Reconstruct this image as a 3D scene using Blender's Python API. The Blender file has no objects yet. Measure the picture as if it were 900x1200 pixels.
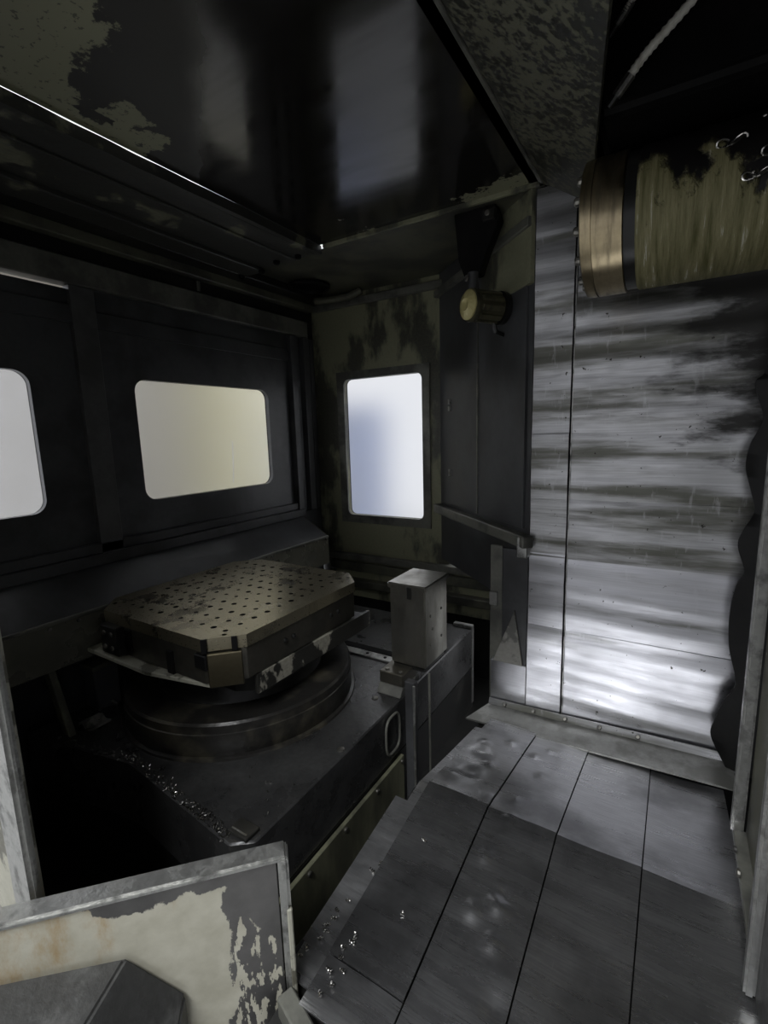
import bpy, bmesh, math, random
from mathutils import Vector, Matrix

random.seed(11)
SC = bpy.context.scene
COL = SC.collection
ZC = 1.6                                   # height of the eye; all z below are given from the eye

# ------------------------------------------------------------------ camera, world, light, exposure
def make_camera():
    yaw, pitch, roll = (math.radians(a) for a in (31.69, 9.39, 1.65))
    cy, sy, cp, sp = math.cos(yaw), math.sin(yaw), math.cos(pitch), math.sin(pitch)
    f = Vector((-sy * cp, cy * cp, -sp)); r = Vector((cy, sy, 0)); d = f.cross(r)
    cr, sr = math.cos(roll), math.sin(roll)
    rr, dd = cr * r + sr * d, -sr * r + cr * d
    m = Matrix((rr, -dd, -f)).transposed().to_4x4()
    m.translation = (0, 0, ZC)
    cam = bpy.data.cameras.new('camera'); cam.sensor_fit = 'HORIZONTAL'
    cam.sensor_width = 36; cam.lens = 557 / 900 * 36; cam.clip_start = .01
    o = bpy.data.objects.new('camera', cam); o.matrix_world = m
    COL.objects.link(o); SC.camera = o
make_camera()

W = bpy.data.worlds.new('world'); SC.world = W; W.use_nodes = True
W.node_tree.nodes['Background'].inputs[0].default_value = (.93, .95, 1, 1)
W.node_tree.nodes['Background'].inputs[1].default_value = 1.15

def area(name, loc, target, size, power, col=(1, 1, 1)):
    l = bpy.data.lights.new(name, 'AREA'); l.shape = 'RECTANGLE'; l.size, l.size_y = size; l.energy = power; l.color = col
    o = bpy.data.objects.new(name, l); o.location = (loc[0], loc[1], loc[2] + ZC)
    o.rotation_euler = (Vector(target) - Vector(loc)).to_track_quat('-Z', 'Y').to_euler(); COL.objects.link(o)
# unseen area lamp added over the aisle to brighten floor, cover and deck
area('hall_fill', (-.3, -1.7, 2.6), (-.2, -1.4, -1.6), (2.6, .7), 115, (.96, .98, 1))

SC.view_settings.view_transform = 'Standard'; SC.view_settings.look = 'None'
SC.view_settings.gamma = 1; SC.view_settings.use_curve_mapping = False
SC.view_settings.exposure = 0.35
SC.cycles.use_denoising = True
SC.cycles.max_bounces = 10

# ------------------------------------------------------------------ materials
MATS = {}
def new_mat(name):
    m = bpy.data.materials.new(name); m.use_nodes = True; m.node_tree.nodes.clear(); MATS[name] = m
    return m, m.node_tree.nodes, m.node_tree.links
class G:
    """small node-graph helper"""
    def __init__(s, name):
        s.m, s.n, s.l = new_mat(name)
        s.out = s.n.new('ShaderNodeOutputMaterial')
        s.tc = s.n.new('ShaderNodeTexCoord')
    def set(s, sock, v):
        if isinstance(v, bpy.types.NodeSocket): s.l.new(v, sock)
        else:
            if isinstance(v, tuple) and len(v) == 3 and sock.type == 'RGBA': v = v + (1,)
            sock.default_value = v
    def math(s, op, a, b=0.0, c=0.0, clamp=False):
        n = s.n.new('ShaderNodeMath'); n.operation = op; n.use_clamp = clamp
        for i, v in enumerate((a, b, c)): s.set(n.inputs[i], v)
        return n.outputs[0]
    def coord(s, stretch=(1, 1, 1), rot=(0, 0, 0), loc=(0, 0, 0)):
        n = s.n.new('ShaderNodeMapping'); s.l.new(s.tc.outputs['Object'], n.inputs[0])
        n.inputs['Scale'].default_value = stretch; n.inputs['Rotation'].default_value = rot; n.inputs['Location'].default_value = loc
        return n.outputs[0]
    def noise(s, scale, detail=6, stretch=(1, 1, 1), rough=.6, loc=(0, 0, 0), rot=(0, 0, 0), dist=0):
        n = s.n.new('ShaderNodeTexNoise'); s.l.new(s.coord(stretch, rot, loc), n.inputs['Vector'])
        n.inputs['Scale'].default_value = scale; n.inputs['Detail'].default_value = detail
        n.inputs['Roughness'].default_value = rough; n.inputs['Distortion'].default_value = dist
        return n.outputs['Fac']
    def step(s, v, t, soft=.02):
        n = s.n.new('ShaderNodeMapRange'); n.interpolation_type = 'SMOOTHSTEP'
        s.set(n.inputs[0], v); n.inputs[1].default_value = t - soft; n.inputs[2].default_value = t + soft
        return n.outputs[0]
    def rng(s, v, a, b, lo=0.3, hi=.7):
        n = s.n.new('ShaderNodeMapRange'); s.set(n.inputs[0], v); n.inputs[1].default_value = lo; n.inputs[2].default_value = hi
        n.inputs[3].default_value = a; n.inputs[4].default_value = b
        return n.outputs[0]
    def mix(s, f, a, b):
        n = s.n.new('ShaderNodeMix'); n.data_type = 'RGBA'; s.set(n.inputs['Factor'], f)
        s.set(n.inputs[6], a); s.set(n.inputs[7], b); return n.outputs[2]
    def mixf(s, f, a, b):
        n = s.n.new('ShaderNodeMix'); s.set(n.inputs['Factor'], f); s.set(n.inputs[2], a); s.set(n.inputs[3], b); return n.outputs[0]
    def axis(s, kx=0, ky=0, kz=0, c=0):
        """linear place on the object: kx*x + ky*y + kz*z + c"""
        n = s.n.new('ShaderNodeVectorMath'); n.operation = 'DOT_PRODUCT'; s.l.new(s.tc.outputs['Object'], n.inputs[0])
        n.inputs[1].default_value = (kx, ky, kz)
        return s.math('ADD', n.outputs['Value'], c)
    def bump(s, h, strength=.2, dist=.01):
        n = s.n.new('ShaderNodeBump'); n.inputs['Strength'].default_value = strength; n.inputs['Distance'].default_value = dist
        s.set(n.inputs['Height'], h); return n.outputs[0]
    def end(s, col, rough, metal=0.0, normal=None, spec=.5, aniso=0.0):
        p = s.n.new('ShaderNodeBsdfPrincipled')
        s.set(p.inputs['Base Color'], col); s.set(p.inputs['Roughness'], rough); s.set(p.inputs['Metallic'], metal)
        p.inputs['Specular IOR Level'].default_value = spec
        if aniso: p.inputs['Anisotropic'].default_value = aniso
        if normal is not None: s.l.new(normal, p.inputs['Normal'])
        s.l.new(p.outputs[0], s.out.inputs[0]); return s.m

def two_tone(name, a, b, t=.5, soft=.06, scale=8, ra=.5, rb=.4, ma=0., mb=0., stretch=(1, 1, 1), detail=7, bump=.1, spec=.5, loc=(0, 0, 0)):
    g = G(name)
    k = g.step(g.noise(scale, detail, stretch, loc=loc), t, soft)
    fine = g.noise(90, 3)
    col = g.mix(g.rng(fine, 0, .35), g.mix(k, a, b), tuple(v * .55 for v in a))
    return g.end(col, g.mixf(k, ra, rb), g.mixf(k, ma, mb), g.bump(g.noise(40, 5), bump, .004), spec)

two_tone('dark_sheet', (.080, .082, .086), (.040, .040, .041), .52, .12, 4, .40, .33, spec=.5)
two_tone('black_oil', (.016, .016, .015), (.034, .033, .029), .6, .1, 7, .30, .42, spec=.35)
two_tone('black_matt', (.006, .006, .006), (.012, .011, .011), .55, .1, 6, .6, .6, spec=.15)
two_tone('olive_worn', (.29, .29, .19), (.060, .060, .05), .52, .05, 5, .55, .4, stretch=(1, 1, .45), bump=.2)
two_tone('soffit_worn', (.050, .050, .045), (.19, .19, .13), .60, .03, 6, .35, .6, bump=.2)
two_tone('olive_dark', (.13, .13, .092), (.045, .045, .04), .5, .1, 6, .5, .4)
two_tone('rail_grey', (.22, .22, .19), (.08, .08, .072), .52, .1, 6, .40, .4, .3, .1)
two_tone('edge_bare', (.46, .46, .44), (.13, .13, .12), .56, .1, 25, .35, .5, .9, .3, bump=.4)
two_tone('bolt_steel', (.30, .29, .26), (.05, .05, .05), .55, .1, 30, .35, .5, .9, .6)
two_tone('box_steel', (.40, .39, .35), (.23, .22, .19), .5, .15, 9, .30, .42, 1., .9, stretch=(1, 1, .4))
two_tone('sheet_mid', (.10, .10, .10), (.06, .06, .058), .5, .1, 5, .40, .4)
two_tone('skirt_gloss', (.34, .33, .27), (.20, .195, .16), .5, .12, 5, .22, .3, .6, .5)
two_tone('rubber', (.008, .008, .008), (.014, .014, .013), .5, .1, 12, .55, .6, spec=.3)
two_tone('chip_metal', (.60, .59, .55), (.22, .21, .20), .5, .1, 60, .22, .3, 1., 1.)
two_tone('white_ledge', (.44, .43, .35), (.10, .095, .07), .56, .03, 13, .5, .45, loc=(3, 1, 0))
two_tone('ledge_peeled', (.030, .029, .025), (.40, .38, .31), .53, .012, 7, .4, .5, stretch=(1, 1, .6), loc=(0, .33, 0))
two_tone('turntable_iron', (.04, .038, .035), (.10, .09, .065), .60, .10, 8, .28, .5, .3, .1, bump=.3)
two_tone('saddle_iron', (.07, .07, .07), (.13, .13, .128), .5, .15, 5, .24, .36, .6, .6, bump=.35)
two_tone('green_cover', (.26, .26, .17), (.09, .09, .065), .55, .1, 6, .5, .45, stretch=(1, 1, .3))
two_tone('hose_white', (.80, .78, .70), (.5, .47, .4), .55, .1, 30, .5, .6)
two_tone('lamp_body', (.15, .14, .085), (.035, .033, .024), .55, .08, 18, .42, .4, .5, .2)
two_tone('grey_wedge', (.085, .085, .083), (.17, .17, .165), .6, .12, 14, .42, .5, .4, .3, bump=.6)
two_tone('gusset_plate', (.33, .32, .29), (.13, .13, .12), .55, .05, 14, .5, .4, .2, .6)
two_tone('hall_dim', (.64, .64, .65), (.58, .58, .60), .5, .2, 1.2, .6, .6)
two_tone('hall_grey', (.52, .52, .51), (.44, .44, .43), .5, .2, 1.2, .6, .6)
two_tone('cream_cabinet', (.66, .61, .36), (.62, .57, .34), .5, .3, 2, .6, .6)
two_tone('taupe_cabinet', (.21, .19, .16), (.19, .17, .14), .5, .3, 2, .6, .6)
two_tone('white_cabinet', (.80, .80, .82), (.77, .77, .80), .5, .3, 2, .6, .6)
two_tone('blue_stand_in', (.40, .50, .82), (.38, .48, .80), .5, .3, 2, .6, .6)

def m_ceiling():
    g = G('ceiling_lacquer')
    n = g.noise(5.5, 9, rough=.66)
    # paint still on: at the front-left corner and along the rear edge
    cor = g.math('MULTIPLY', g.step(g.axis(-1, -.9, 0, 0), .34, .22), .31)
    rear = g.math('MULTIPLY', g.step(g.axis(0, 1, 0, 0), 1.43, .12), .16)
    right = g.math('MULTIPLY', g.step(g.axis(1, .6, 0, 0), .42, .12), .20)
    k = g.step(g.math('ADD', g.math('ADD', n, cor), g.math('ADD', rear, right)), .715, .012)
    dots = g.step(g.noise(70, 4), .62, .02)
    k = g.math('MULTIPLY', k, g.math('SUBTRACT', 1, g.math('MULTIPLY', dots, .7)))
    film = g.noise(3, 5, (1, 5, 1))
    col = g.mix(k, (.013, .012, .011), (.27, .27, .175))
    # greasy film not wiped off towards the front left: dull
    dull = g.math('SUBTRACT', 1, g.step(g.math('ADD', g.axis(.78, 1, 0, 0), g.math('MULTIPLY', g.noise(9, 4), .08)), .10, .05))
    rough = g.mixf(k, g.mixf(dull, g.rng(film, .07, .20), .5), .55)
    return g.end(col, rough, 0., g.bump(k, .25, .002), .9)
m_ceiling()

def m_mottle():
    g = G('mottled_plate')
    k = g.step(g.math('ADD', g.noise(60, 6), g.math('MULTIPLY', g.noise(5, 3), .5)), .75, .06)
    return g.end(g.mix(k, (.035, .035, .028), (.14, .14, .10)), g.mixf(k, .45, .6), 0., g.bump(k, .2, .002), .4)
m_mottle()

def m_panel(name, steel_a, steel_b, ra, rb, film_t):
    g = G(name)
    broad = g.noise(4.5, 7, (1, 1, 3.2), rough=.62)
    sm = g.noise(16, 6, (1, 1, 3))
    # grime plus the spindle head's shade, painted into the upper right, in tongues
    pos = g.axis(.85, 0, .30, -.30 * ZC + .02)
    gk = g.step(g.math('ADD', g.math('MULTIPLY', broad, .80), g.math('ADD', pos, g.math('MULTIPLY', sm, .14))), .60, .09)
    brush = g.noise(6, 4, (1, 1, 40))
    steel = g.mix(g.rng(brush, 0, 1), steel_a, steel_b)
    film = g.step(g.noise(3.1, 7, (.45, 1, 4.5), loc=(2, 0, 1), rough=.6), film_t, .10)
    steel = g.mix(film, steel, tuple(v * .42 for v in steel_a[:2]) + (steel_a[2] * .36,))
    wipes = g.step(g.noise(24, 3, (2.2, 1, .5), rot=(0, .5, 0)), .66, .05)
    steel = g.mix(g.math('MULTIPLY', wipes, .35), steel, steel_b)
    pits = g.step(g.noise(55, 4), .69, .02)
    steel = g.mix(pits, steel, (.06, .058, .05))
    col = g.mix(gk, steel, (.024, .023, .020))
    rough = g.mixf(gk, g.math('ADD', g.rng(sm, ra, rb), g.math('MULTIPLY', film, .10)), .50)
    nrm = g.bump(g.noise(5, 3, (.5, 1, 3)), .10, .02)
    return g.end(col, rough, g.mixf(gk, .95, .15), nrm)
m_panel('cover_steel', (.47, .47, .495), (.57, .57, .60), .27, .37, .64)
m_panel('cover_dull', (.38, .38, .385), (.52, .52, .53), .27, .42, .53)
two_tone('apron_plate', (.36, .36, .34), (.22, .22, .20), .52, .1, 12, .42, .4, .5, .6)

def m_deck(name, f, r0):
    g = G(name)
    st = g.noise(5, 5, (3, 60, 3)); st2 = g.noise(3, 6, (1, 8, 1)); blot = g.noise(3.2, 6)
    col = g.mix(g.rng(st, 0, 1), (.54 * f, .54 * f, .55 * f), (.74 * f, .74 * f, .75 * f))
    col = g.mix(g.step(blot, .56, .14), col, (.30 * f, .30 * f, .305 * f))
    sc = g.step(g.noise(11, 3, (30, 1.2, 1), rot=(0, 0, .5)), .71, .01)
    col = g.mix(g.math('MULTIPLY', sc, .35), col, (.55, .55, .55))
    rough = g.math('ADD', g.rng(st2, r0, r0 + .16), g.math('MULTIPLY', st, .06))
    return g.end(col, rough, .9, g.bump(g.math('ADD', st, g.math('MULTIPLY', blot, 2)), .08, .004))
m_deck('deck_steel', 1.0, .20); m_deck('deck_shaded', .60, .17)  # near plates: same steel in a darker copy, shade put into its colour

def m_pallet():
    g = G('pallet_steel')
    oil = g.step(g.noise(9, 6, rough=.65), .57, .06); spots = g.step(g.noise(34, 3), .70, .02)
    fine = g.noise(160, 2)
    col = g.mix(oil, (.30, .27, .19), (.21, .19, .14))
    col = g.mix(spots, col, (.02, .018, .014))
    return g.end(col, g.math('ADD', g.mixf(oil, .30, .20), g.rng(fine, -.04, .06)), .85, g.bump(fine, .06, .002))
m_pallet()
two_tone('pallet_side', (.13, .122, .10), (.055, .052, .045), .55, .1, 8, .32, .4, .8, .5)
two_tone('pallet_corner', (.15, .13, .085), (.07, .063, .045), .58, .08, 14, .30, .4, .9, .8, stretch=(1, 1, .4))
two_tone('nose_ring', (.40, .33, .21), (.20, .165, .11), .55, .1, 6, .30, .38, 1., .9, stretch=(8, 1, 1))

def m_sleeve():
    g = G('sleeve_residue')
    lines = g.noise(14, 5, (6, .5, .35), rough=.7)
    edge = g.noise(7, 6, (1.6, 1, 1))
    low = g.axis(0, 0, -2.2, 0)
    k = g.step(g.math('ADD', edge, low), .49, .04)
    col = g.mix(g.rng(lines, 0, 1), (.10, .098, .035), (.34, .31, .17))
    col = g.mix(g.step(lines, .64, .03), col, (.55, .53, .42))
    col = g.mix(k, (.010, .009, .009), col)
    return g.end(col, g.mixf(k, .45, .6), .1, g.bump(g.math('MULTIPLY', k, g.math('ADD', lines, .4)), .6, .008), .35)
m_sleeve()

def m_peel():
    g = G('peeling_beige')
    # object x runs along the panel; paint is gone towards the free end and the top
    n = g.noise(11, 9, (1, 1, .8), rough=.68); dr = g.noise(75, 4, (1, 1, .3), rough=.6)
    side = g.axis(8, 0, 0, .75)
    strip = g.math('ADD', g.axis(0, 0, 12, .42), g.math('MINIMUM', g.axis(7, 0, 0, 1.9), 0))
    low = g.math('MULTIPLY', g.step(g.axis(0, 0, -1, 0), .13, .09), g.step(dr, .52, .04))
    bare = g.math('ADD', g.math('MAXIMUM', side, strip), g.math('ADD', g.math('MULTIPLY', g.math('SUBTRACT', n, .5), 1.3), g.math('MULTIPLY', low, -.9)))
    k = g.step(bare, 0, .02)
    rust = g.step(g.math('ADD', g.noise(14, 8, (1, 1, .45), rough=.7), g.axis(-.75, 0, .9, -.05)), .72, .13)
    paint = g.mix(g.rng(g.noise(20, 5), 0, 1), (.44, .42, .33), (.58, .56, .46))
    paint = g.mix(g.math('MULTIPLY', rust, .75), paint, (.36, .22, .07))
    metal = g.mix(g.rng(g.noise(8, 6), 0, 1), (.10, .098, .095), (.19, .185, .18))
    col = g.mix(k, paint, metal)
    return g.end(col, g.mixf(k, .5, .36), g.mixf(k, 0., .7), g.bump(k, -.5, .003))
m_peel()

def m_pane(name, haze, tint, frost, clear=.98):
    """frosted: rough refraction; haze = share of milky scatter"""
    g = G(name)
    tr = g.n.new('ShaderNodeBsdfRefraction') if frost else g.n.new('ShaderNodeBsdfTransparent')
    tl = g.n.new('ShaderNodeBsdfTranslucent'); mx = g.n.new('ShaderNodeMixShader')
    tr.inputs[0].default_value = (clear, clear, clear, 1); tl.inputs[0].default_value = tint + (1,)
    if frost: tr.inputs['Roughness'].default_value = frost; tr.inputs['IOR'].default_value = 1.2
    g.l.new(g.math('ADD', g.math('MULTIPLY', g.noise(4, 5), .12), haze), mx.inputs[0])
    g.l.new(tr.outputs[0], mx.inputs[1]); g.l.new(tl.outputs[0], mx.inputs[2]); g.l.new(mx.outputs[0], g.out.inputs[0])
m_pane('pane_clear', .16, (.9, .9, .9), 0); m_pane('pane_frost', .10, (.85, .85, .85), .45, .80); m_pane('pane_warm', .06, (.9, .88, .8), .5)
def m_scratch():
    g = G('scratch_white'); tl = g.n.new('ShaderNodeBsdfTranslucent'); tl.inputs[0].default_value = (1, 1, 1, 1); g.l.new(tl.outputs[0], g.out.inputs[0])
m_scratch()
def m_lens():
    g = G('lamp_lens'); return g.end((.62, .55, .25), .25, .1, g.bump(g.noise(30, 3), .6, .01))
m_lens()

# ------------------------------------------------------------------ mesh builder
class MB:
    def __init__(s): s.bm = bmesh.new()
    def _add(s, bm2):
        me = bpy.data.meshes.new('tmp'); bm2.to_mesh(me); bm2.free(); s.bm.from_mesh(me); bpy.data.meshes.remove(me)
    def box(s, x0, x1, y0, y1, z0, z1, b=.0015, seg=1):
        t = bmesh.new(); bmesh.ops.create_cube(t, size=1)
        for v in t.verts:
            v.co = Vector(((x0 + x1) / 2 + v.co.x * (x1 - x0), (y0 + y1) / 2 + v.co.y * (y1 - y0), (z0 + z1) / 2 + v.co.z * (z1 - z0)))
        if b: bmesh.ops.bevel(t, geom=t.edges[:], offset=b, segments=seg, affect='EDGES', clamp_overlap=True)
        s._add(t); return s
    def poly(s, pts, off, b=0):
        """solid from a flat polygon (3D points) extruded by the vector off"""
        t = bmesh.new(); off = Vector(off)
        a = [t.verts.new(p) for p in pts]; c = [t.verts.new(Vector(p) + off) for p in pts]
        t.faces.new(a); t.faces.new(c[::-1]); n = len(pts)
        for i in range(n): t.faces.new((a[i], c[i], c[(i + 1) % n], a[(i + 1) % n]))
        bmesh.ops.recalc_face_normals(t, faces=t.faces[:])
        if b: bmesh.ops.bevel(t, geom=t.edges[:], offset=b, segments=1, affect='EDGES', clamp_overlap=True)
        s._add(t); return s
    def obox(s, p, q, w, z0, z1, b=.0015, side=0):
        """upright slab along plan line p-q, w thick; side -1/0/1 shifts it off the line (1 = to the left of p->q)"""
        d = Vector((q[0] - p[0], q[1] - p[1])).normalized(); n = Vector((-d.y, d.x))
        lo, hi = {0: (-w / 2, w / 2), 1: (0, w), -1: (-w, 0)}[side]
        pts = [(p[0] + n.x * lo, p[1] + n.y * lo, z0), (q[0] + n.x * lo, q[1] + n.y * lo, z0), (q[0] + n.x * hi, q[1] + n.y * hi, z0), (p[0] + n.x * hi, p[1] + n.y * hi, z0)]
        return s.poly(pts, (0, 0, z1 - z0), b)
    def tube(s, pts, r, n=10, cap=True):
        t = bmesh.new(); pts = [Vector(p) for p in pts]; rings = []
        R = r if isinstance(r, (list, tuple)) else [r] * len(pts)
        u = None
        for i, p in enumerate(pts):
            d = (pts[min(i + 1, len(pts) - 1)] - pts[max(i - 1, 0)]).normalized()
            if u is None: u = d.orthogonal().normalized()
            u = (u - d * u.dot(d)).normalized(); v = d.cross(u)
            rings.append([t.verts.new(p + R[i] * (u * math.cos(2 * math.pi * k / n) + v * math.sin(2 * math.pi * k / n))) for k in range(n)])
        for a, b in zip(rings, rings[1:]):
            for k in range(n): t.faces.new((a[k], a[(k + 1) % n], b[(k + 1) % n], b[k]))
        if cap: t.faces.new(rings[0][::-1]); t.faces.new(rings[-1])
        bmesh.ops.recalc_face_normals(t, faces=t.faces[:]); s._add(t); return s
    def lathe(s, c, axis, prof, n=48):
        """prof: (along, radius) pairs, closed at both ends"""
        a = Vector(axis).normalized(); c = Vector(c)
        return s.tube2([c + a * h for h, r in prof], [max(r, .0004) for h, r in prof], a, n)
    def tube2(s, pts, R, a, n):
        t = bmesh.new(); u = a.orthogonal().normalized(); v = a.cross(u); rings = []
        for p, r in zip(pts, R):
            rings.append([t.verts.new(p + r * (u * math.cos(2 * math.pi * k / n) + v * math.sin(2 * math.pi * k / n))) for k in range(n)])
        for x, y in zip(rings, rings[1:]):
            for k in range(n): t.faces.new((x[k], x[(k + 1) % n], y[(k + 1) % n], y[k]))
        t.faces.new(rings[0][::-1]); t.faces.new(rings[-1])
        bmesh.ops.recalc_face_normals(t, faces=t.faces[:]); s._add(t); return s
    def grid(s, fn, nu, nv, thick):
        """surface fn(u,v) with u,v in 0..1, given thickness by the vector thick"""
        t = bmesh.new(); th = Vector(thick)
        A = [[t.verts.new(fn(i / nu, j / nv)) for j in range(nv + 1)] for i in range(nu + 1)]
        B = [[t.verts.new(A[i][j].co + th) for j in range(nv + 1)] for i in range(nu + 1)]
        for i in range(nu):
            for j in range(nv):
                t.faces.new((A[i][j], A[i + 1][j], A[i + 1][j + 1], A[i][j + 1])); t.faces.new((B[i][j], B[i][j + 1], B[i + 1][j + 1], B[i + 1][j]))
        for i in range(nu):
            for j in (0, nv): t.faces.new((A[i][j], B[i][j], B[i + 1][j], A[i + 1][j]))
        for j in range(nv):
            for i in (0, nu): t.faces.new((A[i][j], A[i][j + 1], B[i][j + 1], B[i][j]))
        bmesh.ops.recalc_face_normals(t, faces=t.faces[:]); s._add(t); return s
    def holed(s, outer, hole, r, to3, thick, seg=6):
        """sheet with a rounded-rectangle hole. outer/hole = (a0,a1,b0,b1) in sheet axes, to3(a,b,t) gives the point"""
        t = bmesh.new(); oa = outer; h = hole
        oc = [(oa[0], oa[2]), (oa[1], oa[2]), (oa[1], oa[3]), (oa[0], oa[3])]
        cc = [(h[0] + r, h[2] + r, 180), (h[1] - r, h[2] + r, 270), (h[1] - r, h[3] - r, 0), (h[0] + r, h[3] - r, 90)]
        L = []
        for d in (0, thick):
            O = [t.verts.new(to3(a, b, d)) for a, b in oc]
            Hh = [[t.verts.new(to3(a + r * math.cos(math.radians(an + 90 * i / seg)), b + r * math.sin(math.radians(an + 90 * i / seg)), d)) for i in range(seg + 1)] for a, b, an in cc]
            for k in range(4):
                for i in range(seg): t.faces.new((O[k], Hh[k][i], Hh[k][i + 1]))
                m = (k + 1) % 4; t.faces.new((O[k], Hh[k][seg], Hh[m][0], O[m]))
            L.append((O, [v for c in Hh for v in c]))
        for k in range(4): t.faces.new((L[0][0][k], L[0][0][(k + 1) % 4], L[1][0][(k + 1) % 4], L[1][0][k]))
        n = len(L[0][1])
        for k in range(n): t.faces.new((L[0][1][k], L[0][1][(k + 1) % n], L[1][1][(k + 1) % n], L[1][1][k]))
        bmesh.ops.recalc_face_normals(t, faces=t.faces[:]); s._add(t); return s
    def rrect(s, rc, r, to3, thick, seg=6):
        a0, a1, b0, b1 = rc; pts = []
        for a, b, an in ((a0 + r, b0 + r, 180), (a1 - r, b0 + r, 270), (a1 - r, b1 - r, 0), (a0 + r, b1 - r, 90)):
            for i in range(seg + 1):
                w = math.radians(an + 90 * i / seg); pts.append((a + r * math.cos(w), b + r * math.sin(w)))
        o = Vector(to3(0, 0, thick)) - Vector(to3(0, 0, 0))
        return s.poly([to3(a, b, 0) for a, b in pts], o)
    def build(s, name, mat, parent=None, label=None, base=None, smooth=30):
        """vertices are given from the eye; the object's origin goes to base (or the parent's base)"""
        me = bpy.data.meshes.new(name)
        org = Vector(base) if base is not None else None
        if org is None: org = BASE.get(parent.name, Vector((0, 0, -ZC))) if parent else Vector((0, 0, -ZC))
        for v in s.bm.verts: v.co -= Vector(org)
        s.bm.to_mesh(me); s.bm.free()
        me.materials.append(MATS[mat])
        if smooth:
            me.shade_smooth(); me.set_sharp_from_angle(angle=math.radians(smooth))
        o = bpy.data.objects.new(name, me); COL.objects.link(o)
        if parent: o.parent = parent; BASE[o.name] = Vector(org)
        else: o.location = (org[0], org[1], org[2] + ZC); BASE[o.name] = Vector(org)
        if label: o['label'] = label
        return o
BASE = {}
def thing(name, label, cat, base, group=None):
    o = bpy.data.objects.new(name, None); COL.objects.link(o); o.empty_display_size = .05
    o.location = (base[0], base[1], base[2] + ZC); BASE[o.name] = Vector(base)
    return tag(o, label, cat, group)
def tag(o, label, cat, group=None):
    o['label'] = label; o['category'] = cat
    if group: o['group'] = group
    return o
def struct(o, label=None):
    o['kind'] = 'structure'
    if label: o['label'] = label
    return o
def bolt(parent, c, axis, r=.006, h=.005, mat='bolt_steel', name='bolt'):
    a = Vector(axis).normalized()
    return MB().lathe(c, a, [(0, 0), (0, r), (h * .7, r), (h, r * .75), (h, 0)], 10).build(name, mat, parent)

# ================================================================== SETTING
XL, YB, YR = -1.715, 2.10, 1.566
ZTOP = .715
fx = lambda x: (lambda a, b, t: (x - t, a, b))          # sheets of constant x (a = y, b = z), thickness away from the room
fy = lambda y: (lambda a, b, t: (a, y + t, b))          # sheets of constant y

# hall floor and pit
struct(MB().box(-7, 6, -6, 7, -1.66, -1.6, 0).build('floor_hall', 'hall_grey'), 'grey concrete workshop floor around the machine')
struct(MB().box(-3.2, 5, -4.6, -4.5, -1.6, 3.2, 0).build('wall_added_unseen', 'hall_dim'), 'unseen grey workshop wall added to block light behind the aisle')  # unseen hall shell, added to block world light from behind the eye
struct(MB().box(-3.2, 5, -4.5, 1.6, 3.2, 3.3, 0).build('ceiling_added_unseen', 'hall_dim'), 'unseen grey workshop ceiling added to block light over the aisle')
struct(MB().box(4.9, 5, -4.5, 1.6, -1.6, 3.2, 0).build('wall_added_unseen_side', 'hall_dim'), 'unseen grey workshop side wall added to block light')
struct(MB().box(XL - .03, .8, .28, YB + .03, -1.25, -1.22, 0).build('floor_pit', 'black_oil'), 'oily black floor of the pit below the table')

# ---- left wall: two sheet panels with windows
wl = struct(MB().box(XL - .022, XL - .002, .26, YB, -1.25, -.41).build('wall_left', 'dark_sheet'), 'dark grey sheet metal wall with two windows')
def wall_panel(y0, y1, hole, z0=-.40, z1=.49):
    MB().holed((y0, y1, z0, z1), hole, .045, fx(XL), .018).build('wall_sheet', 'dark_sheet', wl)
wall_panel(.02, .868, (.06, .722, -.222, .222)); wall_panel(.935, 1.90, (1.058, 1.735, -.228, .222))
def window(name, hole, to3, mat, label, dep, r=.045):
    e = .012; h = (hole[0] - e, hole[1] + e, hole[2] - e, hole[3] + e)
    o = struct(MB().holed((h[0] - .01, h[1] + .01, h[2] - .01, h[3] + .01), hole, r, lambda a, b, t: to3(a, b, t + dep), .006).build(name, 'rubber'), label)
    MB().rrect(h, r + e, lambda a, b, t: to3(a, b, t + dep + .007), .004).build('pane', mat, o)
    return o
window('window_1', (.06, .722, -.222, .222), fx(XL), 'pane_clear', 'bright white window cut off beside the dark upright', .019)
window('window_2', (1.058, 1.735, -.228, .222), fx(XL), 'pane_warm', 'wide window with rounded corners showing beige and cream', .019)
# scratch on the window
MB().tube([(XL - .022, 1.50 + .012 * math.sin(t * 1.5), -.205 + .19 * t) for t in [i / 8 for i in range(9)]], .0022, 6).build('scratch', 'scratch_white', bpy.data.objects['window_2'])
# raised borders, upright, sill strips
MB().box(XL - .018, XL + .020, .862, .940, -.40, .50).build('upright', 'sheet_mid', wl)
MB().box(XL, XL + .012, .940, 1.90, .375, .43).build('stiffener', 'dark_sheet', wl)
MB().box(XL, XL + .012, .30, .868, .385, .44).build('stiffener', 'dark_sheet', wl)
for y0, y1, d in ((1.885, 1.925, .03), (1.94, 1.962, .014), (1.975, 2.02, .035), (2.045, 2.075, .02)):
    MB().box(XL - .02, XL + d, y0, y1, -.40, .50).build('upright', 'dark_sheet', wl)
MB().box(XL - .03, XL - .004, 1.90, YB + .02, -.45, .7).build('corner_sheet', 'black_oil', wl)
struct(MB().box(XL, XL + .035, .26, 1.93, -.425, -.385, .004).build('trim_1', 'dark_sheet'), 'dark sill strip below the left wall windows')
MB().box(XL, XL + .02, .30, 1.90, -.385, -.350, .003).build('sill_step', 'dark_sheet', bpy.data.objects['trim_1'])
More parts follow.
